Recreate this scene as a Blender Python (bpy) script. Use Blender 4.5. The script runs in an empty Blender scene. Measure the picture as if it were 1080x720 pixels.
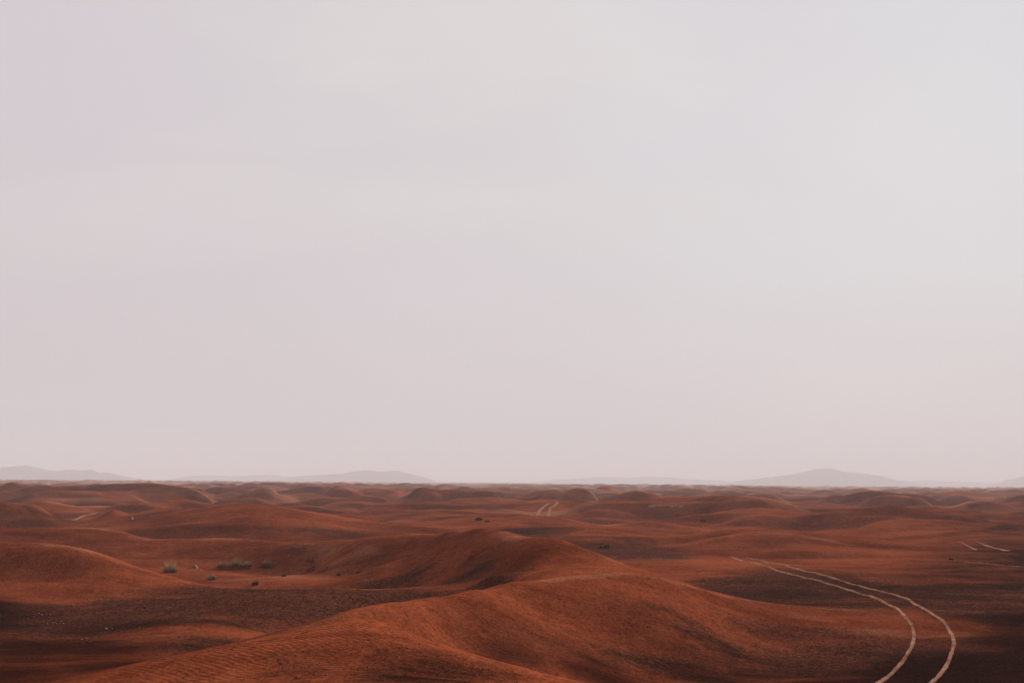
import bpy, math, random
import numpy as np
from mathutils import Vector, Matrix
R = math.radians
rng = np.random.default_rng(7)
random.seed(7)
sc = bpy.context.scene
col = sc.collection

# ------------------------------------------------------------------ camera
CAM_H = 6.5
F = 1050.0                      # focal length in pixels of a 1080 px wide frame
VH0, VHS = 503.0, 9.0 / 1080.0  # the horizon of the flat plain: v = VH0 + VHS*u
roll = math.atan(VHS)
vc = VH0 + VHS * 540
pitch = math.atan((vc - 360) * math.cos(roll) / F)
cam_d = bpy.data.cameras.new('camera'); cam = bpy.data.objects.new('camera', cam_d); col.objects.link(cam)
cam_d.lens = 36 * F / 1080; cam_d.sensor_width = 36; cam_d.clip_start = 0.1; cam_d.clip_end = 40000
cam.matrix_world = (Matrix.Translation((0, 0, CAM_H)) @ Matrix.Rotation(R(90) + pitch, 4, 'X') @ Matrix.Rotation(roll, 4, 'Z'))
sc.camera = cam
MW = cam.matrix_world.to_3x3()
def ray(u, v):
    return (MW @ Vector(((u - 540) / F, (360 - v) / F, -1))).normalized()
def unproj(u, v, Y):            # world point seen at (u, v), Y metres ahead
    d = ray(u, v); k = Y / d.y
    return d.x * k, Y, CAM_H + d.z * k

# ------------------------------------------------------------------ noise
def perlin(x, y, seed):
    xi = np.floor(x).astype(np.int64); yi = np.floor(y).astype(np.int64)
    xf = x - xi; yf = y - yi
    def g(ix, iy, dx, dy):
        h = (ix * 374761393 + iy * 668265263 + seed * 1442695041) & 0xffffffff
        h = ((h ^ (h >> 13)) * 1274126177) & 0xffffffff
        h = (h ^ (h >> 16)) & 0xffffffff
        a = h * (2 * math.pi / 4294967296.0)
        return np.cos(a) * dx + np.sin(a) * dy
    u = xf * xf * xf * (xf * (xf * 6 - 15) + 10); v = yf * yf * yf * (yf * (yf * 6 - 15) + 10)
    a = g(xi, yi, xf, yf); b = g(xi + 1, yi, xf - 1, yf); c = g(xi, yi + 1, xf, yf - 1); d = g(xi + 1, yi + 1, xf - 1, yf - 1)
    return ((a * (1 - u) + b * u) * (1 - v) + (c * (1 - u) + d * u) * v) * 1.5
def smooth(e0, e1, x):
    t = np.clip((x - e0) / (e1 - e0), 0, 1); return t * t * (3 - 2 * t)

# ------------------------------------------------------------------ surveyed heights of the near dunes
SURV = []   # (a, lnY, z)
def P(*pts):
    for p in pts:
        x, y, z = unproj(p[0], p[1], p[2]); SURV.append((x / y, math.log(y), z))
CRESTS = []
def CR(amp, wid, *pts):          # a crest line: a narrow cusp of loose sand along it
    L = []
    for k, p in enumerate(pts):
        x, y, z = unproj(p[0], p[1], p[2]); f = min(1, (k + .3) / 2, (len(pts) - 1 - k + .3) / 2)
        SURV.append((x / y, math.log(y), z - amp * f * .9)); L.append((x, y, f))
    CRESTS.append((amp, wid, np.array(L)))
def Z(z, Y, *us):
    for u in us: SURV.append(((u - 540) / F, math.log(Y), z))
# ground under and just ahead of the photographer
Z(4.7, 2.2, -400, 100, 540, 1000, 1500)
Z(3.6, 7, -400, 0, 300, 600, 900, 1200, 1600)
Z(3.0, 13, -300, 100, 400); Z(2.5, 13, 650, 850); Z(1.9, 13, 1100, 1500)
Z(1.1, 20, 760); Z(.7, 20, 950, 1150, 1500)
# near mound and its crest A
P((400,722,19),(300,722,19.5),(500,722,19.5),(200,722,21),(400,690,22.5),(470,705,22.3),(330,690,22.5),(300,700,21.5))
CR(.13, .75, (330,663,27),(365,655,26.8),(400,657.5,26),(430,667,25.6),(470,680.5,25),(505,691,24.8),(540,702,24.5),(580,712,24.2),(620,721,24),(700,746,23.2))
# mound's left tail
P((250,676,25),(200,686,25.2),(150,697,25),(100,706,25.5),(40,718,25.5),(-100,722,26))
Z(.95, 32, 200, 120); Z(1.25, 31, 260); Z(1.35, 33, 330); Z(.8, 33, 0, -150)
# behind crest A: hollow between A and B
Z(1.95, 28.3, 432); Z(1.62, 27.8, 470); Z(1.40, 27.6, 505); Z(1.15, 27.3, 540); Z(.92, 27, 580); Z(.72, 26.8, 620)
P((432,652,30.6),(468,670,31.3),(500,684,31.3),(540,694,31),(580,703,30.5),(620,712,31))
P((480,650,33),(505,664,33),(540,668,33.6),(600,682,34.2),(600,655,37.5),(650,665,38),(560,640,38),(690,640,41),(660,620,43),(520,638,35.5))
# crest B
CR(.13, 1.2, (270,671,26),(310,661.5,27),(360,650,28.5),(395,644,29.8),(430,637,31.5),(465,629,34),(500,622,37),(540,616,40),(580,610.5,42),(620,606,43.5),(660,604,45),(690,606.5,46),(720,615,47),(745,623,48),(780,631.5,49.5),(830,637.5,50.3),(920,643,51))
# behind crest B on the left: gravel plain rising to a low lip
P((200,645,44),(300,640,46),(360,633,49),(100,645,46),(0,655,43),(-100,655,42),(100,670,39),(200,665,38),(0,685,35),(430,626,51))
Z(.25, 40, 330, 400); Z(.5, 46, 450); Z(.9, 48, 520)
CR(.10, 1.6, (230,618.5,57),(260,620,57),(300,621,57),(360,621.5,57),(430,621,56),(480,618,54),(520,614.5,52))
Z(-.9, 64, 260, 320, 380); Z(.1, 61, 450)
# hump D
CR(.22, 2.2, (-120,570,63),(0,571.5,62),(50,573,61),(80,578,60),(100,583.5,59.5),(120,590,59),(150,600.5,58.5),(190,609.5,58),(215,615,57.5))
P((0,604,56.5),(60,612,55.5),(120,621,53.5),(170,622,54),(-80,604,56),(0,630,49))
Z(-.3, 76, -60, 0, 50, 100); Z(-.7, 72, 150, 190)
# shrub hollow
P((200,603,79),(240,601,82),(300,607,77),(240,611,73),(340,602,81),(380,607,74),(300,599,83),(300,614,70))
# ridge E
CR(.35, 3.0, (-120,556,99),(-40,555,99),(0,555,98),(50,556,97),(100,556.5,96),(130,560.5,95),(160,567,93),(190,570,92),(225,571,91),(260,571.8,90),(300,573,88),(330,575,85),(360,578,81),(390,582,77),(420,587,73),(445,591,70))
P((60,582,88),(120,584,87),(180,592,84.5),(240,594,84),(300,594,83.5),(350,596,78),(400,599,70))
Z(-.3, 108, -60, 40, 120, 200, 280); Z(-.3, 99, 280)
# C
CR(.28, 2.4, (340,577,104),(380,575,97),(420,568.5,88),(450,562.5,80),(475,559,74),(500,557.5,69),(520,559,66),(540,564,62.5),(556,566.5,60),(575,567,58.5),(592,569,57.5),(610,575,56.5),(640,586.5,55),(670,598,52.5),(695,606,49.5))
P((480,587,64),(480,607,60.5),(430,601,69),(430,614,64),(540,593,55.5),(560,606,47.5),(520,606,51),(620,597,50.5),(590,600,49),(560,582,56),(500,575,63),(460,581,68),(430,579,76))
Z(.2, 104, 440, 500); Z(.1, 82, 540, 580); Z(-.1, 72, 620, 660, 700); Z(-.1, 62, 720, 760); Z(.0, 56, 780, 860)
# F
CR(.45, 4.0, (100,556,126),(130,551.5,128),(160,545.5,129),(200,538.5,130),(230,534,130),(260,532.5,130),(300,534.5,131),(340,540,132),(380,546.5,133),(420,554,130))
P((260,556,113),(200,558,114),(320,558,114),(150,560,115),(60,562,116))
Z(-.3, 155, 150, 200, 300, 400)
P((330,568,110),(400,563,115))
# left middle distance
CR(.35, 4, (-60,544,145),(0,544.5,145),(30,544.5,143),(50,546,141),(72,550.5,139))
CR(.4, 5, (-60,539,172),(0,537.5,172),(60,533,175),(100,538,172),(130,539,168),(180,536,180))
Z(-.4, 158, 10)
Z(-.4, 133, -60, 0, 40)
# mound with the dark bushes
P((470,553,134),(505,549,135),(535,549,135),(570,556,128),(600,561,118)); Z(.1, 118, 500, 540)
CR(.3, 4, (480,543,175),(540,542.5,160),(590,548.5,150),(640,552,148),(680,548,150),(720,544,165))
CR(.4, 5, (600,541,182),(620,537,184),(640,535.5,186),(670,541,182)); Z(-.2, 172, 600, 640, 680)
# right plain, with ridges H and J
Z(.0, 33, 700, 850, 1000, 1150, 1500); Z(.0, 42, 800, 900, 1000, 1120, 1500); Z(.12, 52, 980, 1080, 1200); Z(-.05, 60, 900, 1020, 1200, 1500)
Z(.0, 75, 760, 850, 950, 1080, 1300); Z(.1, 92, 650, 700, 920, 1000, 1080, 1200)
CR(.3, 3.2, (720,572.5,104),(745,567.5,105),(770,563,105),(800,560.5,105),(830,560.5,105),(855,564,104),(880,570,102),(905,577,99))
P((800,578,99),(740,580,98),(860,580,96)); Z(-.1, 92, 760, 860); Z(.1, 122, 700, 780, 860, 940); Z(.3, 112, 950, 1000)
CR(.4, 4.5, (700,551,165),(730,546,168),(780,541,170),(820,541,170),(860,544.5,168),(900,549,160)); Z(-.2, 156, 720, 780, 840)
P((940,545,190),(1000,549,150),(1080,549,150),(1200,548,150),(1020,566,115),(1080,568,112))
P((575,547,184),(560,544,186),(575,541,190),(590,541,190),(575,536,198),(575,531,207))
CR(.4, 5, (530,535,202),(545,531,207),(560,528.5,210),(580,526.5,213),(600,529,210),(622,533,205))
P((700,537,200),(700,531,212),(720,533,210),(685,532,210))
CR(.4, 5, (650,532,214),(670,528,218),(690,525.5,221),(710,524,222),(735,527,218),(760,531,210))
P((60,553,149),(75,550,151),(85,546,158),(95,542.5,163),(110,542,164))
Z(-.2, 245, 0, 150, 300, 450, 575, 700, 830, 950, 1080)
Z(.6, 290, -200, 0, 200, 400, 600, 800, 1000, 1200, 1500)
Z(.4, 420, -200, 100, 400, 700, 1000, 1300)
S = np.array(SURV); SB = 0.8
def crest_relief(x, y, mask=False):
    out = np.zeros_like(x)
    for amp, wid, L in CRESTS:
        best = np.full(x.shape, 1e9); bf = np.zeros_like(x)
        bx = (x > L[:, 0].min() - 6 * wid) & (x < L[:, 0].max() + 6 * wid) & (y > L[:, 1].min() - 6 * wid) & (y < L[:, 1].max() + 6 * wid)
        px, py = x[bx], y[bx]; b = best[bx]; f = bf[bx]
        t = np.linspace(0, len(L) - 1, (len(L) - 1) * 6 + 1)
        C3 = spline3(L, t)
        for a, c in zip(C3[:-1], C3[1:]):
            d = c[:2] - a[:2]; q = np.clip(((px - a[0]) * d[0] + (py - a[1]) * d[1]) / (d @ d + 1e-9), 0, 1)
            dd = np.hypot(px - a[0] - q * d[0], py - a[1] - q * d[1]); m = dd < b
            b = np.where(m, dd, b); f = np.where(m, a[2] + q * (c[2] - a[2]), f)
        add = np.clip(f, 0, 1) * (np.exp(-(b / (.5 * wid)) ** 2) if mask else amp * np.exp(-np.sqrt(b * b + (.12 * wid) ** 2) / wid))
        out[bx] = np.maximum(out[bx], add)
    return out
def spline3(p, t):
    q = np.vstack([2 * p[0] - p[1], p, 2 * p[-1] - p[-2], p[-1]]); i = np.minimum(t.astype(int), len(p) - 2); u = (t - i)[:, None]
    a, b, c, d = q[i], q[i + 1], q[i + 2], q[i + 3]
    return .5 * (2 * b + (c - a) * u + (2 * a - 5 * b + 4 * c - d) * u * u + (3 * b - a - 3 * c + d) * u ** 3)
def tps_fit():
    n = len(S); a = S[:, 0]; b = S[:, 1] * SB
    d2 = (a[:, None] - a) ** 2 + (b[:, None] - b) ** 2
    K = 0.5 * d2 * np.log(d2 + 1e-12) + np.eye(n) * 2e-6
    Pm = np.stack([np.ones(n), a, b], 1)
    A = np.zeros((n + 3, n + 3)); A[:n, :n] = K; A[:n, n:] = Pm; A[n:, :n] = Pm.T
    return np.linalg.solve(A, np.concatenate([S[:, 2], np.zeros(3)])), a, b
TW, TA, TB = tps_fit()
def tps(a, lnY):
    sh = a.shape; a = a.ravel(); b = lnY.ravel() * SB
    out = TW[-3] + TW[-2] * a + TW[-1] * b
    for s in range(0, a.size, 20000):
        e = min(s + 20000, a.size)
        d2 = (a[s:e, None] - TA) ** 2 + (b[s:e, None] - TB) ** 2
        out[s:e] += (0.5 * d2 * np.log(d2 + 1e-12)) @ TW[:-3]
    return out.reshape(sh)

def dune_field(x, y):
    """rolling desert of low dunes, crests mostly across the view"""
    wx = x + 16 * perlin(x / 90, y / 90, 3) + 4 * perlin(x / 26, y / 26, 8)
    wy = y + 18 * perlin(x / 80, y / 80, 5) + 4 * perlin(x / 24, y / 24, 9)
    m1 = np.clip(perlin(wx / 22, wy / 16, 11) * 1.75 - .12, 0, 1.7)
    m2 = np.clip(perlin(wx / 27 + 40, wy / 19 - 17, 12) * 1.75 - .12, 0, 1.7)
    m3 = np.clip(perlin(wx / 10, wy / 7, 16) * 1.5 - .05, 0, 1)
    n3 = perlin(wx / 120, wy / 90, 13); n4 = perlin(wx / 13, wy / 10, 14)
    amp = np.clip(1.0 + 0.9 * perlin(x / 200, y / 160, 15), 0.4, 1.6)
    z = (3.1 * np.maximum(m1, m2) ** 1.05 + 1.25 * m3) * amp + .9 * n3 + 0.2 * n4 - .5
    return np.where(z > 3.2, 3.2 + 2.4 * np.tanh((z - 3.2) / 3.2), z)

# larger dunes one can tell apart further out: bearing, crest height, distance, width, near and far slope lengths
FAR = [(75,510.5,430,42,22,40),(20,522,270,60,16,30),(190,513,480,30,20,40),(130,527,250,60,14,26),(295,521,300,60,14,30),(350,512,500,28,20,40),(400,512,520,45,25,40),(440,524,270,55,14,30),
       (490,512,560,22,22,40),(515,516,400,40,18,34),(460,532,228,40,12,22),(630,516,430,60,22,40),(665,530,250,28,10,22),(770,519,360,65,18,36),(800,514,560,40,22,40),
       (860,531,246,55,14,24),(925,526,280,50,14,26),(905,514.5,540,26,20,40),(1005,518,350,62,22,36),(1065,516,430,45,20,36),(1080,530,250,60,14,26),(960,536,225,60,14,22),(-60,515,380,60,20,30),(1180,517,400,60,20,30)]
def height(th, r):
    thc = np.clip(th, -0.60, 0.60)
    a = np.tan(thc); Y = r * np.cos(thc)
    x = r * np.sin(th); y = r * np.cos(th)
    z = dune_field(x, y)
    far = smooth(222, 265, Y)
    # beyond a kilometre the dunes flatten into a plain
    z = z * (1 - 0.75 * smooth(1500, 2800, r)) - 0.4 * smooth(1200, 2800, r)
    T0 = x
    for (u, v, Yc, wu, dn, df) in FAR:
        a0 = (u - 540) / F; zc = CAM_H - (v - (VH0 + VHS * u)) * Yc / F
        da = np.abs(a - a0) / (wu / F); dy = Y - Yc - 9 * np.sin((a - a0) * 21 + u); dd = np.where(dy < 0, dy / dn, dy / df)
        g = np.exp(-da ** 1.6) * np.exp(-dd * dd)
        zc = zc + .55 * perlin(T0 / 13, r / 9, 61) - .1
        z = z * (1 - g) + np.maximum(z, zc) * g
    m = Y < 270
    near = np.zeros_like(z)
    near[m] = np.clip(tps(a[m], np.log(np.maximum(Y[m], 0.8))), -1.2, 6.0)
    out = np.where(m, near * (1 - far) + z * far, z)
    out += crest_relief(x, y)
    # small relief near the camera
    q = 1 - smooth(200, 400, r)
    out += q * (0.05 * perlin(x / 3.1, y / 2.3, 21) + 0.10 * perlin(x / 9, y / 6, 22) + 0.014 * perlin(x / .8, y / .6, 23)) * smooth(4, 15, r)
    calm = np.ones_like(z)
    for (u, Yc, wu, dy) in ((88,156,34,20),(575,196,34,24),(702,212,40,18),(1040,106,60,14),(505,136,40,12)):
        calm *= 1 - np.exp(-(((a - (u - 540) / F) * F / wu) ** 2 + ((Y - Yc) / dy) ** 2) ** 2)
    out += calm * 2.1 * smooth(122, 165, r) * (1 - far) * (1.15 * np.clip(perlin(x / 30 + .7 * perlin(x / 50, y / 40, 26), y / 15, 24) * 1.7 - .08, 0, 1) - .22 + .28 * np.clip(perlin(x / 11, y / 7, 29) * 1.6, 0, 1))
    out += calm * .5 * smooth(80, 105, r) * smooth(2.0, 1.0, out) * (1 - far) * (1.3 * np.clip(perlin(x / 16, y / 8, 27) * 1.7, 0, 1) - .3)
    return out

# ------------------------------------------------------------------ ground sheet (polar grid, one mesh)
def band(a, b, step):
    n = max(2, int(round((b - a) / step))); return np.linspace(a, b, n, endpoint=False)
th = np.concatenate([band(-180, -60, 4), band(-60, -33, 1), band(-33, 33, 0.072), band(33, 60, 1), band(60, 180, 4)]) * math.pi / 180
lr = np.concatenate([band(math.log(0.6), math.log(15), 0.03), band(math.log(15), math.log(240), 0.0030), band(math.log(240), math.log(1500), 0.0050), band(math.log(1500), math.log(9000), 0.02), [math.log(9000)]])
rr = np.exp(lr)
T, RR = np.meshgrid(th, rr)
HZ = height(T, RR)
NR, NT = HZ.shape
X = RR * np.sin(T); Yw = RR * np.cos(T)

def terr(x, y):
    """height of the finished mesh at world x, y (bilinear)"""
    x = np.atleast_1d(np.asarray(x, float)); y = np.atleast_1d(np.asarray(y, float))
    t = np.arctan2(x, y); r = np.log(np.hypot(x, y))
    i = np.clip(np.searchsorted(lr, r) - 1, 0, NR - 2); j = np.clip(np.searchsorted(th, t) - 1, 0, NT - 2)
    fi = (r - lr[i]) / (lr[i + 1] - lr[i]); fj = (t - th[j]) / (th[j + 1] - th[j])
    return (HZ[i, j] * (1 - fi) + HZ[i + 1, j] * fi) * (1 - fj) + (HZ[i, j + 1] * (1 - fi) + HZ[i + 1, j + 1] * fi) * fj
def ground_at(u, v, ymin=18, ymax=1200):
    """where the line of sight through (u, v) meets the sand"""
    d = ray(u, v); ys = np.exp(np.linspace(math.log(ymin), math.log(ymax), 4000))
    k = ys / d.y; g = CAM_H + d.z * k - terr(d.x * k, ys)
    b = np.where(g <= 0)[0]
    if len(b) == 0: return None
    n = b[0]
    return Vector((d.x * k[n], ys[n], float(terr(d.x * k[n], ys[n])[0])))

def mesh_np(name, verts, faces4=None, faces3=None, smooth_=True):
    me = bpy.data.meshes.new(name)
    verts = np.asarray(verts, np.float32); me.vertices.add(len(verts)); me.vertices.foreach_set('co', verts.ravel())
    fl = []; st = []; n = 0
    if faces4 is not None and len(faces4):
        f = np.asarray(faces4, np.int32); fl.append(f.ravel()); st.append(np.arange(len(f)) * 4); n = len(f) * 4
    if faces3 is not None and len(faces3):
        f = np.asarray(faces3, np.int32); fl.append(f.ravel()); st.append(n + np.arange(len(f)) * 3)
    fl = np.concatenate(fl); st = np.concatenate(st)
    me.loops.add(len(fl)); me.loops.foreach_set('vertex_index', fl)
    me.polygons.add(len(st)); me.polygons.foreach_set('loop_start', st.astype(np.int32))
    me.update(calc_edges=True)
    me.polygons.foreach_set('use_smooth', np.full(len(st), smooth_, bool))
    return me
def link(name, me, mat=None, parent=None, loc=None, **props):
    o = bpy.data.objects.new(name, me); col.objects.link(o)
    if mat is not None: me.materials.append(mat)
    if parent is not None: o.parent = parent
    if loc is not None: o.location = loc
    for k, v in props.items(): o[k] = v
    return o

# ------------------------------------------------------------------ materials
class NT_:
    def __init__(s, mat):
        mat.use_nodes = True; s.t = mat.node_tree; s.t.nodes.clear()
    def n(s, typ, **kw):
        nd = s.t.nodes.new(typ)
        ins = kw.pop('i', {})
        for k, v in kw.items(): setattr(nd, k, v)
        for k, v in ins.items(): s.set(nd.inputs[k], v)
        return nd
    def set(s, sock, v):
        if isinstance(v, bpy.types.NodeSocket): s.t.links.new(v, sock)
        else: sock.default_value = v
    def mul(s, a, b): return s.m('MULTIPLY', a, b)
    def m(s, op, a, b=0.0, c=None, clamp=False):
        nd = s.t.nodes.new('ShaderNodeMath'); nd.operation = op; nd.use_clamp = clamp
        s.set(nd.inputs[0], a); s.set(nd.inputs[1], b)
        if c is not None: s.set(nd.inputs[2], c)
        return nd.outputs[0]
    def mix(s, f, a, b):
        nd = s.t.nodes.new('ShaderNodeMix'); nd.data_type = 'RGBA'
        s.set(nd.inputs[0], f); s.set(nd.inputs[6], a); s.set(nd.inputs[7], b); return nd.outputs[2]
    def ramp(s, f, a, b):   # clamp((f-a)/(b-a))
        nd = s.t.nodes.new('ShaderNodeMapRange'); nd.interpolation_type = 'SMOOTHSTEP'
        s.set(nd.inputs[0], f); nd.inputs[1].default_value = a; nd.inputs[2].default_value = b; return nd.outputs[0]
    def noise(s, vec, scale, detail=3, rough=.5, dist=0.0):
        return s.n('ShaderNodeTexNoise', i={'Vector': vec, 'Scale': scale, 'Detail': detail, 'Roughness': rough, 'Distortion': dist}).outputs[0]

def C(r, g, b): return (r, g, b, 1)
SAND = C(.305, .0705, .0275)
def sand_material():
    m = bpy.data.materials.new('red_sand'); N = NT_(m)
    tc = N.n('ShaderNodeTexCoord'); vec = tc.outputs['Object']
    gr = N.n('ShaderNodeAttribute', attribute_name='gravel').outputs['Fac']
    dk = N.n('ShaderNodeAttribute', attribute_name='dark_soil_shade').outputs['Fac']
    pl = N.n('ShaderNodeAttribute', attribute_name='drift_rimlight').outputs['Fac']
    big = N.noise(vec, .09, 4, .6); mid = N.noise(vec, .6, 4, .6); fine = N.noise(vec, 5.0, 4, .7)
    grain = N.noise(vec, 24.0, 3, .8); peb = N.noise(vec, 9.0, 2, .7); coarse = N.noise(vec, 1.9, 6, .75)
    # stretched wind streaks, lying across the view
    mp = N.n('ShaderNodeMapping', i={'Vector': vec, 'Scale': (.16, 1.0, 1.0), 'Rotation': (0, 0, R(7))})
    streak = N.noise(mp.outputs[0], .55, 5, .62, .3)
    c = N.mix(N.ramp(big, .32, .68), SAND, C(.165, .0345, .0142))
    c = N.mix(N.mul(N.ramp(streak, .46, .72), .30), c, C(.255, .084, .043))
    c = N.mix(N.mul(N.ramp(streak, .50, .28), .35), c, C(.068, .0150, .0070))
    c = N.mix(N.mul(N.ramp(mid, .5, .75), .25), c, C(.088, .0190, .0085))
    # gravel sheet: dark varnished grit over the red sand, denser in some places
    gm = N.m('ADD', gr, N.m('MULTIPLY_ADD', streak, .9, -.45), clamp=False)
    gm = N.ramp(gm, .22, .72)
    grit = N.ramp(N.m('ADD', N.mul(fine, .5), N.mul(grain, .5)), .42, .58)
    gcol = N.mix(grit, C(.022, .0080, .0050), C(.135, .046, .028))
    gcol = N.mix(N.mul(N.ramp(mid, .40, .66), .5), gcol, C(.050, .0135, .007))
    c = N.mix(N.mul(gm, .85), c, gcol)
    # dark ground, with shade of faces, hollows and lower corners painted in
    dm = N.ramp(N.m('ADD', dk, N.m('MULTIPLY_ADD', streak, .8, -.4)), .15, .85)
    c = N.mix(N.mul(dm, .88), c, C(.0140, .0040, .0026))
    # thin pale drifts of fresh sand, and rim light painted along the crests
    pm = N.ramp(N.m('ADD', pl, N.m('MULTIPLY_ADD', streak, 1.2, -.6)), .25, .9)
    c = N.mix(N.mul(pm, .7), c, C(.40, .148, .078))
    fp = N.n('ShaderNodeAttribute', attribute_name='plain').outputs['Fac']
    c = N.mix(N.mul(fp, .9), c, C(.46, .27, .215))  # painted distance haze over the far sand
    # salt-and-pepper of the grains
    hsv = N.n('ShaderNodeHueSaturation', i={'Color': c, 'Value': N.m('ADD', N.m('ADD', N.m('MULTIPLY_ADD', grain, 2.4, -.2), N.m('MULTIPLY_ADD', fine, .9, -.45)), N.m('ADD', N.m('MULTIPLY_ADD', peb, 2.0, -1.0), N.m('MULTIPLY_ADD', coarse, 1.5, -.75)))})
    c = hsv.outputs[0]
    # wind ripples (about 14 cm), bent and broken up, absent on gravel
    mp2 = N.n('ShaderNodeMapping', i={'Vector': vec, 'Rotation': (0, 0, R(-38))})
    wav = N.n('ShaderNodeTexWave', wave_type='BANDS', bands_direction='X', wave_profile='SIN', i={'Vector': mp2.outputs[0], 'Scale': 2.1, 'Distortion': 5.0, 'Detail': 3.0, 'Detail Scale': .7, 'Detail Roughness': .55}).outputs['Fac']
    rp = N.mul(N.ramp(N.noise(vec, .26, 4), .34, .66), N.m('SUBTRACT', 1.0, N.mul(gm, .8)))
    h = N.m('ADD', N.mul(N.mul(wav, rp), .011), N.mul(fine, .03))
    h = N.m('ADD', h, N.mul(grain, .012))
    h = N.m('ADD', h, N.mul(mid, .05))
    h = N.m('ADD', h, N.mul(N.mul(grit, gm), .02))
    bump = N.n('ShaderNodeBump', i={'Height': h, 'Strength': N.m('MULTIPLY_ADD', fp, -.75, .8), 'Distance': 1.0})
    b = N.n('ShaderNodeBsdfPrincipled', i={'Base Color': c, 'Roughness': .95, 'Normal': bump.outputs[0], 'Specular IOR Level': 0.0})
    out = N.n('ShaderNodeOutputMaterial'); N.t.links.new(b.outputs[0], out.inputs[0])
    return m
def plain_material(name, ca, cb, scale=8.0, rough=.9, bump=0.02):
    m = bpy.data.materials.new(name); N = NT_(m)
    vec = N.n('ShaderNodeTexCoord').outputs['Object']
    n = N.noise(vec, scale, 5, .65)
    c = N.mix(N.ramp(n, .35, .65), ca, cb)
    bp = N.n('ShaderNodeBump', i={'Height': n, 'Strength': .6, 'Distance': bump})
    b = N.n('ShaderNodeBsdfPrincipled', i={'Base Color': c, 'Roughness': rough, 'Normal': bp.outputs[0], 'Specular IOR Level': 0.0})
    out = N.n('ShaderNodeOutputMaterial'); N.t.links.new(b.outputs[0], out.inputs[0])
    return m
M_sand = sand_material()
M_rut = plain_material('compacted_pale_sand', C(.46, .245, .160), C(.24, .095, .056), 1.3, .95, .02)
M_rock = plain_material('mountain_rock', C(.17, .10, .085), C(.26, .16, .13), .01, 1, 4)
M_stone = plain_material('pale_stone', C(.52, .41, .35), C(.30, .20, .16), 20)
M_dark = plain_material('dark_stone', C(.055, .028, .022), C(.11, .05, .036), 20)
M_straw = plain_material('dry_straw', C(.78, .58, .38), C(.50, .33, .20), 6)
M_green = plain_material('grey_green_blades', C(.24, .165, .085), C(.42, .30, .17), 6)
M_twig = plain_material('dark_twigs', C(.045, .028, .016), C(.08, .05, .03), 9)

# ------------------------------------------------------------------ ground attributes (soil, plus painted shade, rim light and haze, by place)
LNR = np.log(np.maximum(Yw, .5))
AA = np.clip(T, -.6, .6); AT = np.tan(AA); LY = np.log(RR * np.cos(AA))
wob = .5 * perlin(X / 6, Yw / 4, 31) + .25 * perlin(X / 1.7, Yw / 1.3, 32)
wobf = .5 * perlin(X / 40, Yw / 25, 33)
plain = .3 * smooth(180, 500, RR) * (.6 + .8 * np.clip(wobf, 0, 1)) + .7 * smooth(450, 1150, RR)  # far sand paler with distance, haze painted into its colour
def blob(u, Y, wu, wy, ang=0.0):
    """soft patch centred on the bearing of u, Y metres away, wu px wide, wy metres deep"""
    a0 = (u - 540) / F; da = (AT - a0) / (wu / F); db = (LY - math.log(Y)) / (wy / Y)
    if ang: ca, sa = math.cos(ang), math.sin(ang); da, db = da * ca - db * sa, da * sa + db * ca
    return np.exp(-(da * da + db * db) ** 1.3)
def patches(lst, w=.8):
    g = np.zeros_like(HZ)
    for p in lst:
        k = p[4] if len(p) > 4 else 1.0
        g = np.maximum(g, k * blob(*p[:4]))
    return np.clip(g * (1 + w * wob), 0, 1.2)
gravel = patches([(90,43,170,6),(260,34,110,4,.6),(190,46,120,7),(270,48.5,130,9),(-60,41.5,150,6),(380,49,110,6),(480,57,60,5,.62),(420,64,60,4,.6),(530,52,50,4,.6),
                  (360,113,60,5,.6),(430,114,70,8,.6),(560,118,60,10,.7),(650,95,90,12),(900,60,220,12,.9),(1050,58,150,14,.9),(850,40,170,6,.8),(1000,38,200,7,.7),
                  (760,62,90,7,.9),(820,70,120,10,.8),(1080,84,130,14,.7),(620,78,70,6,.8),(700,36,90,3.5,.6),(450,21.5,120,3.0,.62),(330,21.5,90,2.6,.5),(520,22.5,60,2.0,.5),(85,142,30,6,.8),(1050,125,80,14,.5),(820,120,60,8,.5)])
dark_soil_shade = patches([(-50,28,170,6,1),(-70,44,130,12,1),(60,34,140,4,.9),(190,29,190,5,.75),(290,33,120,4,.6),(60,52,110,4,.35),(1060,35,190,6,1.2),(1130,45,140,12,1),(940,33,170,3.5,1.1),(780,36,140,4,.6),(900,62,260,12,.5),(1050,72,150,16,.6),(1080,98,130,18,.7),
                (150,40,160,3,.45),(470,21,120,3.2,.62),(350,21,80,2,.4),(540,31,60,3.0,.5),(640,32,80,3,.6),(480,58,60,3,.35),(640,32,80,2,.5),(240,113,130,6,.35),(640,74,70,5,.5),(-20,70,80,14,.4),(1100,150,120,30,.45),(820,122,60,6,.3)], .5)  # dark soil, plus painted shade on ridge faces, hollows and near corners
drift_rimlight = patches([(1010,52.5,120,1.2,.5),(900,50.5,90,.9,.45),(960,45,90,1.3,.6),(640,45,110,1.6,.35),(345,77,80,3.5,.55),(300,73,120,4,.45),(830,47,80,1.0,.5),(700,88,100,2,.4),(560,88,60,2,.3)], 1.2)
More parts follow.
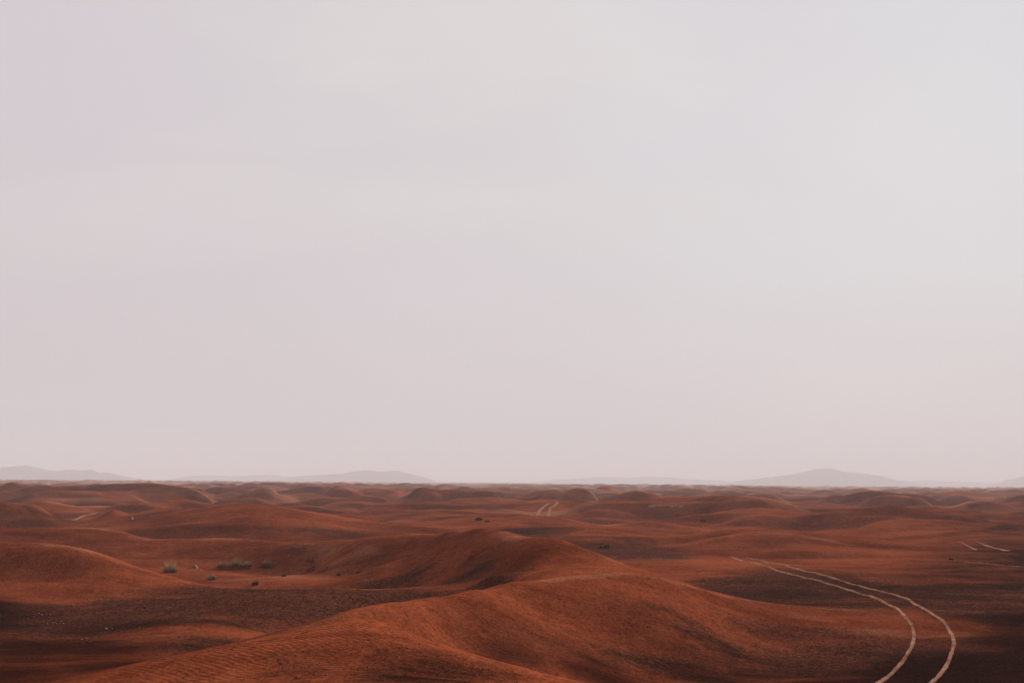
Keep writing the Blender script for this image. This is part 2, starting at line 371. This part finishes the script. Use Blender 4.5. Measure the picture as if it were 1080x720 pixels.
# in the open desert the hollows carry the dark grit
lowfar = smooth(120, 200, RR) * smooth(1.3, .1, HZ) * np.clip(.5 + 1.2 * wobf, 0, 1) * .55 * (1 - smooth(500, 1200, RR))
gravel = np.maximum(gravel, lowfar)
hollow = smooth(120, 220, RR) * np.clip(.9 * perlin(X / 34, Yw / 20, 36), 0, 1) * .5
dark_soil_shade = np.maximum(dark_soil_shade, hollow)
drift_rimlight = np.maximum(drift_rimlight, smooth(110, 200, RR) * smooth(.15, .6, perlin(X / 45, Yw / 14, 35)) * .75)
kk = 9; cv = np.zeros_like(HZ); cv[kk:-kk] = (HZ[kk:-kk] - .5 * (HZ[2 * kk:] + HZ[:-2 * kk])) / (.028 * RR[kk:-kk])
crest = np.clip(cv * 7, 0, 1) * smooth(15, 24, RR) * (1 - smooth(900, 1500, RR))      # convex crests painted paler, as loose sand and rim light
drift_rimlight = np.maximum(drift_rimlight, crest * .16)
cl_ = crest_relief(X, Yw, True); drift_rimlight = np.maximum(drift_rimlight, cl_ * np.clip(.52 + .8 * wob, 0, .85))  # crest lines coloured pale to stand for a lit rim
print('crest', float(np.percentile(crest, 50)), float(np.percentile(crest, 90)))
dark_soil_shade *= 1 - plain; gravel *= 1 - plain; drift_rimlight = np.maximum(drift_rimlight, plain * 1.3); drift_rimlight *= .8 + .2 * smooth(30, 55, RR)

verts = np.stack([X, Yw, HZ], -1).reshape(-1, 3)
verts = np.vstack([verts, [[0, 0, float(HZ[0].mean())]]])
idx = np.arange(NR * NT).reshape(NR, NT); nx = np.roll(idx, -1, 1)
q = np.stack([idx[:-1], idx[1:], nx[1:], nx[:-1]], -1).reshape(-1, 4)[:, ::-1]
tri = np.stack([np.full(NT, NR * NT), idx[0], nx[0]], -1)[:, ::-1]
me = mesh_np('desert_ground', verts, q, tri)
for nm, arr in (('gravel', gravel), ('dark_soil_shade', dark_soil_shade), ('drift_rimlight', drift_rimlight), ('plain', plain * np.clip(.75 + wobf, .3, 1))):
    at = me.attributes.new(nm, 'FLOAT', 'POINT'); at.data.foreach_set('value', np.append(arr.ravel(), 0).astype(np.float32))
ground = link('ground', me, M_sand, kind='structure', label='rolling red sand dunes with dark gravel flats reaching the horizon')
if ground.data.polygons[len(q) // 2].normal.z < 0: me.flip_normals()

# ------------------------------------------------------------------ wheel ruts
def spline(pts, n):
    p = np.array(pts, float); p = np.vstack([2 * p[0] - p[1], p, 2 * p[-1] - p[-2]]); out = []
    for i in range(1, len(p) - 2):
        t = np.linspace(0, 1, n, endpoint=False)[:, None]
        a, b, c, d = p[i - 1], p[i], p[i + 1], p[i + 2]
        out.append(.5 * (2 * b + (c - a) * t + (2 * a - 5 * b + 4 * c - d) * t * t + (3 * b - a - 3 * c + d) * t ** 3))
    return np.vstack(out + [p[-2:-1]])
def rut(bm_v, bm_f, px, w, lift=.012, seed=0, fade=0):
    g = [ground_at(*p) for p in px]; g = [(p.x, p.y) for p in g if p is not None]
    c = spline(g, 26)
    for _ in range(70): c[1:-1] = .25 * c[:-2] + .5 * c[1:-1] + .25 * c[2:]
    seg = np.hypot(*np.diff(c, axis=0).T); s = np.concatenate([[0], np.cumsum(seg)])
    step = max(.12, w * .4); L = np.arange(0, s[-1], step)
    cx = np.interp(L, s, c[:, 0]); cy = np.interp(L, s, c[:, 1])
    cx += .025 * perlin(L / 2.0, L * 0 + seed, 51); cy += .025 * perlin(L / 2.0, L * 0 + seed, 52)
    tx = np.gradient(cx); ty = np.gradient(cy); l = np.hypot(tx, ty); nx_, ny_ = -ty / l, tx / l
    prof = [(-.75, -.03), (-.5, .035), (-.3, .03), (-.12, .006), (.12, .006), (.3, .03), (.5, .035), (.75, -.03)]
    base = len(bm_v); k = len(prof)
    wid = w * (1 + .34 * perlin(L / .9, L * 0 + 3.3 + seed, 53) + .2 * perlin(L / 4, L * 0 + seed, 54))
    brk = perlin(L / 1.6, L * 0 + 9 + seed, 55)
    wid *= np.where(brk < -.5, .8, 1)
    wid *= np.interp(cy, [42, 62, 90, 110], [1, 1.5, 2.4, 1])
    if fade: wid *= np.clip(np.minimum(L / fade + .15, 1), .1, 1)
    for o_, z_ in prof:
        pass
    rows = []
    for i in range(len(L)):
        for o_, z_ in prof:
            jit = 1 + .12 * math.sin(i * 1.1 + o_ * 5 + seed) * math.sin(i * .37 + seed)
            x = cx[i] + nx_[i] * o_ * wid[i] * jit; y = cy[i] + ny_[i] * o_ * wid[i] * jit
            rows.append((x, y, z_ + lift))
    rows = np.array(rows); rows[:, 2] += terr(rows[:, 0], rows[:, 1])
    bm_v.extend(rows.tolist())
    for i in range(len(L) - 1):
        for j in range(k - 1):
            a = base + i * k + j; bm_f.append((a, a + k, a + k + 1, a + 1))
def track(label, lines, w, **kw):
    V, Fc = [], []
    for n, ln in enumerate(lines): rut(V, Fc, ln, w[n] if isinstance(w, tuple) else w, seed=n * 7, **kw)
    m_ = mesh_np('tyre_tracks', V, Fc)
    if m_.polygons[0].normal.z < 0: m_.flip_normals()
    return link('tyre_tracks', m_, M_rut, kind='structure', label=label)
track('pair of pale wheel ruts sweeping in a bend down the dark plain on the right',
      [[(770,587),(797,594),(820,602),(847,609),(880,617),(920,629),(940,639),(957,653),(964,668),(961,683),(950,700),(927,720),(895,742)],
       [(787,588),(810,593),(847,602),(880,610),(913,620),(947,628),(967,638),(987,650),(1000,662),(1006,675),(1003,690),(995,707),(982,720),(962,745)]], .105, fade=1.5)
track('short pale track crossing a low dune on the far left', [[(77,548.5),(84,545.5),(92,542.8),(102,541)]], .42)
track('two distant pale ruts climbing a dune in an S bend near the middle',
      [[(567,544),(568,539),(573,534.5),(579,530.5)], [(577.5,544),(578.5,539),(584,533.5),(588,530),(586,528),(582,527.3)]], .42)
track('distant pale curl of a track at the foot of a far dune', [[(684,534),(698,532.8),(709,532.6),(706,535)], [(712,532.2),(719,533.5),(716,535.8)]], .55)
track('two faint pale ruts near the right edge above the dark plain',
      [[(1010,570.5),(1020,575),(1030,580)], [(1030,570.5),(1041,575.5),(1055,579),(1064,581)], [(1018,593),(1040,594.5),(1060,596.5),(1084,598.5)]], (.09, .17, .07), fade=3)

# ------------------------------------------------------------------ distant hills (real ridges with a front and a back slope)
def hill(label, prof, dist, depth, seed):
    dist *= 1.3; depth *= 1.3
    """prof: (u, v) skyline points"""
    us = np.linspace(prof[0][0], prof[-1][0], 160)
    vs = np.interp(us, [p[0] for p in prof], [p[1] for p in prof])
    ks = np.linspace(-1, 1, 41); V = []
    for k in ks:
        for u, v in zip(us, vs):
            x0, y0, z0 = unproj(u, v, dist)
            x = x0 * (1 + k * depth / dist); y = dist + k * depth
            e = min(1, min(u - us[0], us[-1] - u) / (us[-1] - us[0]) * 9)
            V.append((x, y, z0, abs(k), e))
    V = np.array(V)
    rough = 1 + .5 * perlin(V[:, 0] / 170, V[:, 1] / 170, seed) * V[:, 3] ** .6 + .14 * perlin(V[:, 0] / 45, V[:, 1] / 45, seed + 1)
    prof_ = (np.cos(V[:, 3] * math.pi) * .5 + .5) ** .85
    zz = -3 + (np.maximum(V[:, 2], 0) + 3) * prof_ * (1 + (rough - 1) * np.minimum(1, V[:, 3] * 4 + .25))
    V = np.stack([V[:, 0], V[:, 1], zz], 1)
    n = len(us); fa = [(i * n + j, i * n + j + 1, (i + 1) * n + j + 1, (i + 1) * n + j) for i in range(40) for j in range(n - 1)]
    link('hill', mesh_np('hill', V, fa), M_rock, kind='structure', label=label)
hill('long low hill fading into haze on the left', [(-60,503),(-40,498),(0,493.5),(10,492),(25,491),(40,494),(50,496),(62,496.5),(75,495),(85,496),(95,495.5),(105,498.5),(115,499),(130,502),(150,505)], 3500, 380, 61)
hill('faint low rise between the left and middle hills', [(180,505),(200,501.5),(230,501.5),(255,502),(270,500.5),(285,500.5),(300,502.5),(330,503),(345,506)], 4600, 400, 63)
hill('flat topped low hill in haze left of centre', [(295,506),(315,502),(340,500.5),(360,499.5),(375,497),(385,496.3),(405,497.5),(420,497.3),(435,500),(447,503),(460,507)], 3900, 380, 65)
hill('very faint low ridge right of centre', [(560,509),(585,506),(610,504.5),(630,503),(660,503.5),(690,502.7),(710,503.5),(725,505),(760,506.5),(790,510)], 4700, 400, 67)
hill('tallest hazy hill with a gentle peak on the right', [(760,511),(780,507),(810,503.5),(835,500),(850,497),(862,494.8),(874,493.5),(885,496),(900,498.5),(915,500),(930,502),(942,505.5),(960,508),(975,513)], 3800, 420, 69)
hill('thin low ridge behind the right hill', [(930,512),(950,508),(975,506.3),(990,507),(1020,508.2),(1050,509),(1070,513)], 4700, 350, 71)
hill('hazy hill running out of the right edge', [(1040,513),(1052,509),(1065,505.5),(1078,502.5),(1095,500),(1120,499),(1160,503),(1190,514)], 4000, 400, 73)

# ------------------------------------------------------------------ plants
def blades(n, h, spread, w, lean=.6, seed=0, curl=.5, jitter=.25, flat=1.0):
    """n tapered curved blades fanning out of a small base"""
    r = np.random.default_rng(seed); V = []; Fq = []; Ft = []
    for i in range(n):
        a = r.uniform(0, 2 * math.pi); rad = spread * math.sqrt(r.uniform()) 
        bx, by = rad * math.cos(a), rad * math.sin(a) * flat
        ao = a + r.normal(0, .5); le = lean * (.25 + .75 * rad / spread) * r.uniform(.6, 1.3); hh = h * r.uniform(.5, 1.05) * (1 - .55 * (rad / spread) ** 2)
        dx, dy = math.cos(ao), math.sin(ao) * (.5 + .5 * flat); px_, py_ = -dy, dx
        tw = r.uniform(0, math.pi); px_, py_ = math.cos(tw), math.sin(tw)
        b0 = len(V); K = 4
        for k in range(K):
            t = k / K; off = hh * le * (t * (1 - curl) + curl * t * t)
            ww = w * (1 - t * .75) * .5
            cx, cy, cz = bx + dx * off, by + dy * off, hh * (t - .22 * le * t * t) - .03
            V += [(cx - px_ * ww, cy - py_ * ww, cz), (cx + px_ * ww, cy + py_ * ww, cz)]
        off = hh * le; V.append((bx + dx * off, by + dy * off, hh * (1 - .22 * le)))
        for k in range(K - 1): Fq.append((b0 + 2 * k, b0 + 2 * k + 1, b0 + 2 * k + 3, b0 + 2 * k + 2))
        Ft.append((b0 + 2 * K - 2, b0 + 2 * K - 1, b0 + 2 * K))
    return np.array(V), Fq, Ft
def mound_mesh(rx, ry, h, seed):
    V = []; n = 28; m = 8; r = np.random.default_rng(seed); ph = r.uniform(0, 6)
    for i in range(m + 1):
        t = i / m
        for j in range(n):
            a = 2 * math.pi * j / n; k = t * (1 + .12 * math.sin(2 * a + ph) + .07 * math.sin(5 * a + ph))
            V.append((rx * k * math.cos(a), ry * k * math.sin(a), h * (math.cos(math.pi * t) * .5 + .5) - .035 * t - .01))
    Fq = [(i * n + j, i * n + (j + 1) % n, (i + 1) * n + (j + 1) % n, (i + 1) * n + j)[::-1] for i in range(m) for j in range(n)]
    return mesh_np('sand_mound', V, Fq)
def set_soil(me_):
    for nm in ('gravel', 'dark_soil_shade', 'drift_rimlight', 'plain'):
        at = me_.attributes.new(nm, 'FLOAT', 'POINT'); at.data.foreach_set('value', np.zeros(len(me_.vertices), np.float32))
def plant(name, cat, label, u, v, w_px, h_px, kind, seed, group):
    g = ground_at(u, v)
    k = g.y / F; w = w_px * k; h = h_px * k
    e = bpy.data.objects.new(name, None); col.objects.link(e); e.location = g; e.rotation_euler.z = seed * 1.3; e.empty_display_size = .3
    e['label'] = label; e['category'] = cat; e['group'] = group
    tw = max(.010, .55 * k)
    def add(nm, geo, mat): link(nm, mesh_np(nm, geo[0], geo[1], geo[2], False), mat, e)
    if kind == 'tuft':
        add('dry_blades', blades(230, h * 1.15, w * .30, tw, .55, seed), M_straw)
        add('green_blades', blades(170, h * .85, w * .32, tw, .6, seed + 50), M_green)
        add('dead_base', blades(190, h * .40, w * .36, tw * 1.3, .8, seed + 90), M_twig)
    elif kind == 'bush':
        add('green_blades', blades(120, h, w * .33, tw, .6, seed), M_green)
        add('dry_blades', blades(120, h * 1.05, w * .33, tw * .8, .55, seed + 20), M_straw)
        add('dead_base', blades(190, h * .48, w * .36, tw * 1.3, .7, seed + 40), M_twig)
    elif kind == 'dark':
        add('twigs', blades(200, h, w * .36, tw, .6, seed), M_twig)
        add('green_blades', blades(40, h, w * .3, tw * .8, .5, seed + 20), M_green)
    elif kind == 'twiggy':
        add('stems', blades(34, h, w * .16, tw * .8, .75, seed), M_twig)
        add('dry_blades', blades(26, h * .8, w * .2, tw * .7, .8, seed + 5), M_straw)
        add('root_clump', blades(60, h * .3, w * .22, tw, .6, seed + 9), M_twig)
    mm = mound_mesh(w * .62, w * .62, h * .14 + .02, seed); set_soil(mm); link('sand_mound', mm, M_sand, e)
    return e
G1 = 'grass clumps in the sandy hollow on the left'
plant('grass_clump', 'grass clump', 'largest straw coloured grass clump at the left end of the sandy hollow', 179.5, 603, 17, 13, 'tuft', 1, G1)
plant('grass_clump', 'grass clump', 'broad grey green clump at the left end of the row of three in the hollow', 236, 598, 17, 9.5, 'bush', 2, G1)
plant('grass_clump', 'grass clump', 'tallest clump with pale tips in the middle of the row of three', 250, 597.5, 13, 12, 'bush', 3, G1)
plant('grass_clump', 'grass clump', 'dark low clump at the right end of the row of three', 261, 597.5, 10, 8, 'bush', 4, G1)
plant('grass_clump', 'grass clump', 'low dark clump with a trailing pale edge standing alone right of the row of three', 281, 596, 12, 7, 'bush', 5, G1)
plant('grass_clump', 'grass clump', 'small round clump below the row on the front lip of the hollow', 223, 611, 10, 8, 'bush', 6, G1)
plant('low_bush', 'bush', 'small blackish bush on the near lip of the sandy hollow', 269, 616.5, 8, 5, 'dark', 7, G1)
plant('low_bush', 'bush', 'tiny dark bush on the bright sand in the middle of the hollow', 299.5, 607.5, 7, 2.5, 'dark', 8, G1)
plant('twiggy_bush', 'bush', 'thin twiggy bush with bare stems at the foot of the far slope', 330, 599, 9, 8, 'twiggy', 9, G1)
plant('twiggy_bush', 'bush', 'smaller bare twiggy bush at the right end of the hollow', 344.5, 599.5, 8, 5, 'twiggy', 10, G1)
plant('twiggy_bush', 'bush', 'sparse dark twiggy bush growing on the slope above the hollow', 328.5, 590, 8, 5, 'twiggy', 11, G1)
plant('twiggy_bush', 'bush', 'tiny dark twig clump where the bright sand of the hollow meets the dark slope', 357, 606.5, 5, 2.6, 'dark', 18, G1)
plant('twiggy_bush', 'bush', 'tiny dark twig clump on the edge of the dark slope beside the pale stones', 378, 604, 5, 2.4, 'dark', 19, G1)
G2 = 'dark bushes far out among the dunes'
plant('dark_bush', 'bush', 'pair topped dark bush on the low mound behind the central dune', 505, 548.5, 9, 4.5, 'dark', 12, G2)
plant('dark_bush', 'bush', 'short dark bush right of the one on the low mound', 514, 550, 6, 2.2, 'dark', 13, G2)
plant('dark_bush', 'bush', 'black bush at the foot of the central dune on its right', 640, 577, 8, 3.6, 'dark', 14, G2)
plant('dark_bush', 'bush', 'small black bush left of the one at the foot of the central dune', 634, 577.5, 5, 2.4, 'dark', 15, G2)
plant('dark_bush', 'bush', 'tiny dark bush on the far plain right of the middle', 741, 549.5, 6, 2.4, 'dark', 16, G2)
plant('dark_bush', 'bush', 'small dark bush on the dark plain below the right hand ruts', 1003, 590, 6, 2.4, 'dark', 17, G2)
# dead stalk far left
g = ground_at(140, 548); k = g.y / F
e = bpy.data.objects.new('dead_stalk', None); col.objects.link(e); e.location = g
e['label'] = 'thin pale dead stalk standing alone behind the left dune'; e['category'] = 'stalk'
for nm, hh, ln, sd in (('stem', 6.5 * k, .12, 3), ('side_branch', 3.6 * k, .9, 4)):
    V, q4, q3 = blades(3, hh, .05, .9 * k, ln, sd); link(nm, mesh_np(nm, V, q4, q3, False), M_straw, e)
# buried pale mound beside the big clump
g = ground_at(205, 598.5); mm = mound_mesh(.42, .36, .30, 5)
link('stone_heap', mm, M_rut, loc=g, label='low pale rounded lump of caked sand right of the largest grass clump', category='sand lump')

# ------------------------------------------------------------------ stones
def stone_mesh(seed):
    r = np.random.default_rng(seed); V = []; n, m = 9, 6
    fx, fy, fz = r.uniform(.7, 1.2), r.uniform(.6, 1.0), r.uniform(.35, .6)
    V.append((0, 0, fz))
    for i in range(1, m):
        t = math.pi * i / m
        for j in range(n):
            a = 2 * math.pi * j / n; k = 1 + r.uniform(-.16, .16)
            V.append((fx * math.sin(t) * math.cos(a) * k, fy * math.sin(t) * math.sin(a) * k, fz * math.cos(t) * (1 + r.uniform(-.1, .1))))
    V.append((0, 0, -fz)); L = len(V) - 1
    q4 = [(1 + i * n + j, 1 + (i + 1) * n + j, 1 + (i + 1) * n + (j + 1) % n, 1 + i * n + (j + 1) % n) for i in range(m - 2) for j in range(n)]
    q3 = [(0, 1 + j, 1 + (j + 1) % n) for j in range(n)] + [(L, 1 + (m - 2) * n + (j + 1) % n, 1 + (m - 2) * n + j) for j in range(n)]
    me_ = mesh_np('stone', V, q4, q3, False); me_.materials.append(M_stone); return me_
SM = [stone_mesh(s) for s in range(6)]
def stone(name, cat, label, u, v, wpx, group=None, mat=None):
    g = ground_at(u, v)
    if g is None: return
    s = wpx * g.y / F * .5 * random.uniform(.7, 1.05)
    me_ = SM[random.randrange(6)]
    o = bpy.data.objects.new(name, me_); col.objects.link(o)
    o.location = (g.x, g.y, g.z + s * .15); o.scale = (s, s * random.uniform(.7, 1), s * random.uniform(.8, 1.1)); o.rotation_euler = (random.uniform(-.2, .2), random.uniform(-.2, .2), random.uniform(0, 6.28))
    o['label'] = label; o['category'] = cat
    if group: o['group'] = group
CL = [
 ('pale stone in the cluster on the dark slope left of the central dune', 'pale stones left of the central dune', [(382,613.5,1.9),(385.5,611.5,1.8),(388.5,613,1.6),(391.5,611.5,1.9),(393,615,1.6),(398,611.5,1.5),(396,616,1.4),(399,614.5,1.6)]),
 ('pale stone in the ragged line on the dark plain above the bend of the ruts', 'line of pale stones above the bend', [(918,613,2.6),(921,612.6,2.2),(928,613,1.6),(931,612,1.4),(934,613,1.7),(937,612.2,1.6),(945,614,2.0)]),
 ('pale splinter of stone lying inside the bend of the right hand ruts', 'pale splinters inside the bend', [(911,669,1.8),(914,668,2.4),(917,667.5,2.2),(916,674,1.8),(918,677,2.0),(930,673,1.8),(932,676,2.0),(939,669,1.8),(912,671,1.4)]),
 ('pale stone chip in the scatter beside the right foot of the middle dune', 'pale chips beside the middle dune', [(746,611,1.5),(751,614,1.4),(756,612.5,1.5),(762,615,1.6),(768,612,1.4),(763,618,1.3),(742,615,1.2),(772,616,1.2)]),
 ('pale stone in the small cluster low on the left gravel flat', 'pale stones low on the left flat', [(86,674,2.2),(92,673,2.6),(88,678,1.5),(95,676,1.5)]),
 ('whitish chip in the upper left scatter on the left gravel flat', 'whitish chips upper left', [(41,646.5,2.2),(44,648,1.6),(49,647.5,1.9),(53,647.8,1.8),(36,650,1.4),(30,652,1.4)]),
 ('whitish chip in the second row on the left gravel flat', 'whitish chips in the second row', [(50,657.5,1.8),(56,656.5,2.2),(59,657,1.8),(65,655,2.0),(67,657,1.8)]),
]
for lab, grp, pts in CL:
    for u, v, w in pts: stone('pale_stone', 'stone', lab, u, v, w, grp)
for lab, u, v, w in [('flat elongated pale slab left of middle on the gravel flat', 112, 663, 4.5), ('smaller pale slab touching the end of the elongated slab', 118, 662.6, 3.0),
                     ('single white stone beyond the ruts on the dark plain', 847.5, 597, 4.0), ('lone pale stone right of the line of stones on the dark plain', 980, 611, 2.2), ('lone pale stone nearest the right edge of the dark plain', 1001.5, 611, 2.0),
                     ('pale flat stone touching the right foot of the largest grass clump', 190.5, 601, 4.2), ('pale stone below the caked sand lump', 210.5, 601.5, 4.0),
                     ('lone white pebble on the gravel near the foreground dune', 147, 661.5, 2.0), ('white pebble furthest right on the left gravel flat', 233, 660.5, 2.0), ('pale pebble right of the white ones on the gravel', 196, 661.5, 1.5),
                     ('pale stone on the far flat behind the central dune', 673.5, 581, 2.6), ('tiny pale stone right of the one behind the central dune', 721, 586.5, 2.0), ('pale stone beside the bare track at right', 1017, 594, 1.6),
                     ('small pale stone at the mouth of the wheel ruts', 781, 578.5, 1.6)]:
    stone('pale_stone', 'stone', lab, u, v, w)
# gravel strewn over the flats (countless)
def pebbles():
    V = []; F3 = []
    oct_v = np.array([(1, 0, 0), (0, 1, 0), (-1, 0, 0), (0, -1, 0), (0, 0, .7), (0, 0, -.4)])
    oct_f = np.array([(0, 1, 4), (1, 2, 4), (2, 3, 4), (3, 0, 4), (1, 0, 5), (2, 1, 5), (3, 2, 5), (0, 3, 5)])
    n = 260000
    Y_ = np.exp(rng.uniform(math.log(18), math.log(95), n)); a_ = rng.uniform(-.56, .56, n); x_ = Y_ * a_
    t = np.arctan2(x_, Y_); r = np.log(np.hypot(x_, Y_))
    i = np.clip(np.searchsorted(lr, r) - 1, 0, NR - 2); j = np.clip(np.searchsorted(th, t) - 1, 0, NT - 2)
    clump = .5 + .9 * perlin(x_ / 1.1, Y_ / 1.1, 41)
    keep = rng.uniform(0, 1, n) < np.clip((gravel[i, j] - .25) * 1.2, 0, 1) * np.clip(clump, 0, 1) * np.clip((Y_ / 60) ** 1.0, .3, 1)
    x_, Y_ = x_[keep], Y_[keep]; n = len(x_)
    z_ = terr(x_, Y_); s = rng.lognormal(math.log(.020), .38, n) * np.clip((Y_ / 40), .8, 1.4)
    ang = rng.uniform(0, 6.28, n); ca, sa = np.cos(ang), np.sin(ang); st = rng.uniform(.6, 1.2, n)
    ox = oct_v[None, :, 0] * st[:, None]; oy = oct_v[None, :, 1]
    P_ = np.stack([x_[:, None] + s[:, None] * (ox * ca[:, None] - oy * sa[:, None]), Y_[:, None] + s[:, None] * (ox * sa[:, None] + oy * ca[:, None]), z_[:, None] + s[:, None] * oct_v[None, :, 2] + .004], -1).reshape(-1, 3)
    F_ = (oct_f[None] + (np.arange(n) * 6)[:, None, None]).reshape(-1, 3)
    print('pebbles', n)
    link('gravel', mesh_np('gravel', P_, None, F_, False), M_dark, kind='stuff', label='dark grit and small stones strewn over the flats between the dunes')
pebbles()

# ------------------------------------------------------------------ haze
def box(name, lo, hi):
    v = [(x, y, z) for z in (lo[2], hi[2]) for y in (lo[1], hi[1]) for x in (lo[0], hi[0])]
    f = [(0, 2, 3, 1), (4, 5, 7, 6), (0, 1, 5, 4), (2, 6, 7, 3), (0, 4, 6, 2), (1, 3, 7, 5)]
    return mesh_np(name, v, f, None, False)
hm = bpy.data.materials.new('haze_air'); N = NT_(hm)
pv = N.n('ShaderNodeVolumePrincipled', i={'Color': C(.94, .94, .965), 'Density': .00036, 'Anisotropy': 0.0})
out = N.n('ShaderNodeOutputMaterial'); N.t.links.new(pv.outputs[0], out.inputs['Volume'])
zmin = min(float(HZ.min()), -4.0)
link('haze', box('haze', (-9300, -9300, zmin - 1.0), (9300, 9300, 150)), hm, kind='stuff', label='pale desert haze')

# ------------------------------------------------------------------ sky and sun
SUN_EL, SUN_AZ = R(19), R(24)     # ahead of the camera, a little to the right
w = bpy.data.worlds.new('World'); sc.world = w; w.use_nodes = True
N = NT_(w)
sky = N.n('ShaderNodeTexSky', sky_type='NISHITA', sun_disc=False, sun_elevation=SUN_EL, sun_rotation=SUN_AZ, dust_density=4.0)
dirv = N.n('ShaderNodeTexCoord').outputs['Generated']
sep = N.n('ShaderNodeSeparateXYZ', i={'Vector': dirv})
dz = N.m('MAXIMUM', sep.outputs['Z'], .0)
# cloud deck: project the direction on a flat layer overhead
inv = N.m('DIVIDE', 1.0, N.m('ADD', dz, .38))
cvec = N.n('ShaderNodeCombineXYZ', i={'X': N.mul(sep.outputs['X'], inv), 'Y': N.mul(sep.outputs['Y'], inv), 'Z': 0.0})
mp = N.n('ShaderNodeMapping', i={'Vector': cvec.outputs[0], 'Rotation': (0, 0, R(-32)), 'Scale': (.8, 2.1, 1)})
cl = N.noise(mp.outputs[0], 1.1, 5, .5, .5)
cl2 = N.noise(cvec.outputs[0], .55, 3, .5, .3)
deck = N.mix(N.ramp(dz, .0, .42), C(.700, .645, .660), C(.745, .715, .735))
deck = N.mix(N.mul(N.ramp(sep.outputs['X'], .2, -.5), .7), deck, C(.640, .575, .610))
deck = N.mix(N.mul(N.mul(N.ramp(sep.outputs['X'], -.05, .4), N.ramp(dz, .02, .25)), .8), deck, C(.66, .685, .735))
deck = N.mix(N.mul(N.ramp(cl2, .40, .62), .35), deck, C(.62, .575, .61))
deck = N.mix(N.mul(N.ramp(cl, .50, .72), N.mul(N.ramp(dz, .12, .4), .85)), deck, C(.775, .725, .700))
# hazy sun ahead: the sky dims towards the side away from it
toward = N.m('MULTIPLY_ADD', sep.outputs['X'], math.sin(SUN_AZ * .4), N.mul(sep.outputs['Y'], math.cos(SUN_AZ * .4)))
gain = N.m('MULTIPLY_ADD', N.ramp(toward, -.6, .72), .80, .20)
deckv = N.n('ShaderNodeVectorMath', operation='SCALE', i={0: deck, 'Scale': gain}).outputs[0]
skyv = N.n('ShaderNodeVectorMath', operation='SCALE', i={0: sky.outputs[0], 'Scale': .08}).outputs[0]
final = N.mix(.985, skyv, deckv)
bg = N.n('ShaderNodeBackground', i={'Color': final, 'Strength': 1.0})
out = N.n('ShaderNodeOutputWorld'); N.t.links.new(bg.outputs[0], out.inputs[0])

sd = bpy.data.lights.new('sun', 'SUN'); sd.energy = 5.0; sd.angle = R(9); sd.color = (1, .97, .94)
so = bpy.data.objects.new('sun', sd); col.objects.link(so)
dvec = Vector((math.sin(SUN_AZ) * math.cos(SUN_EL), math.cos(SUN_AZ) * math.cos(SUN_EL), math.sin(SUN_EL)))
so.rotation_euler = dvec.to_track_quat('Z', 'Y').to_euler(); so.location = (0, 0, 40)

sc.view_settings.view_transform = 'Standard'; sc.view_settings.look = 'None'; sc.view_settings.gamma = 1.0; sc.view_settings.exposure = 0.0
sc.render.engine = 'CYCLES'
sc.cycles.max_bounces = 5; sc.cycles.diffuse_bounces = 2; sc.cycles.volume_bounces = 1
sc.cycles.use_denoising = True
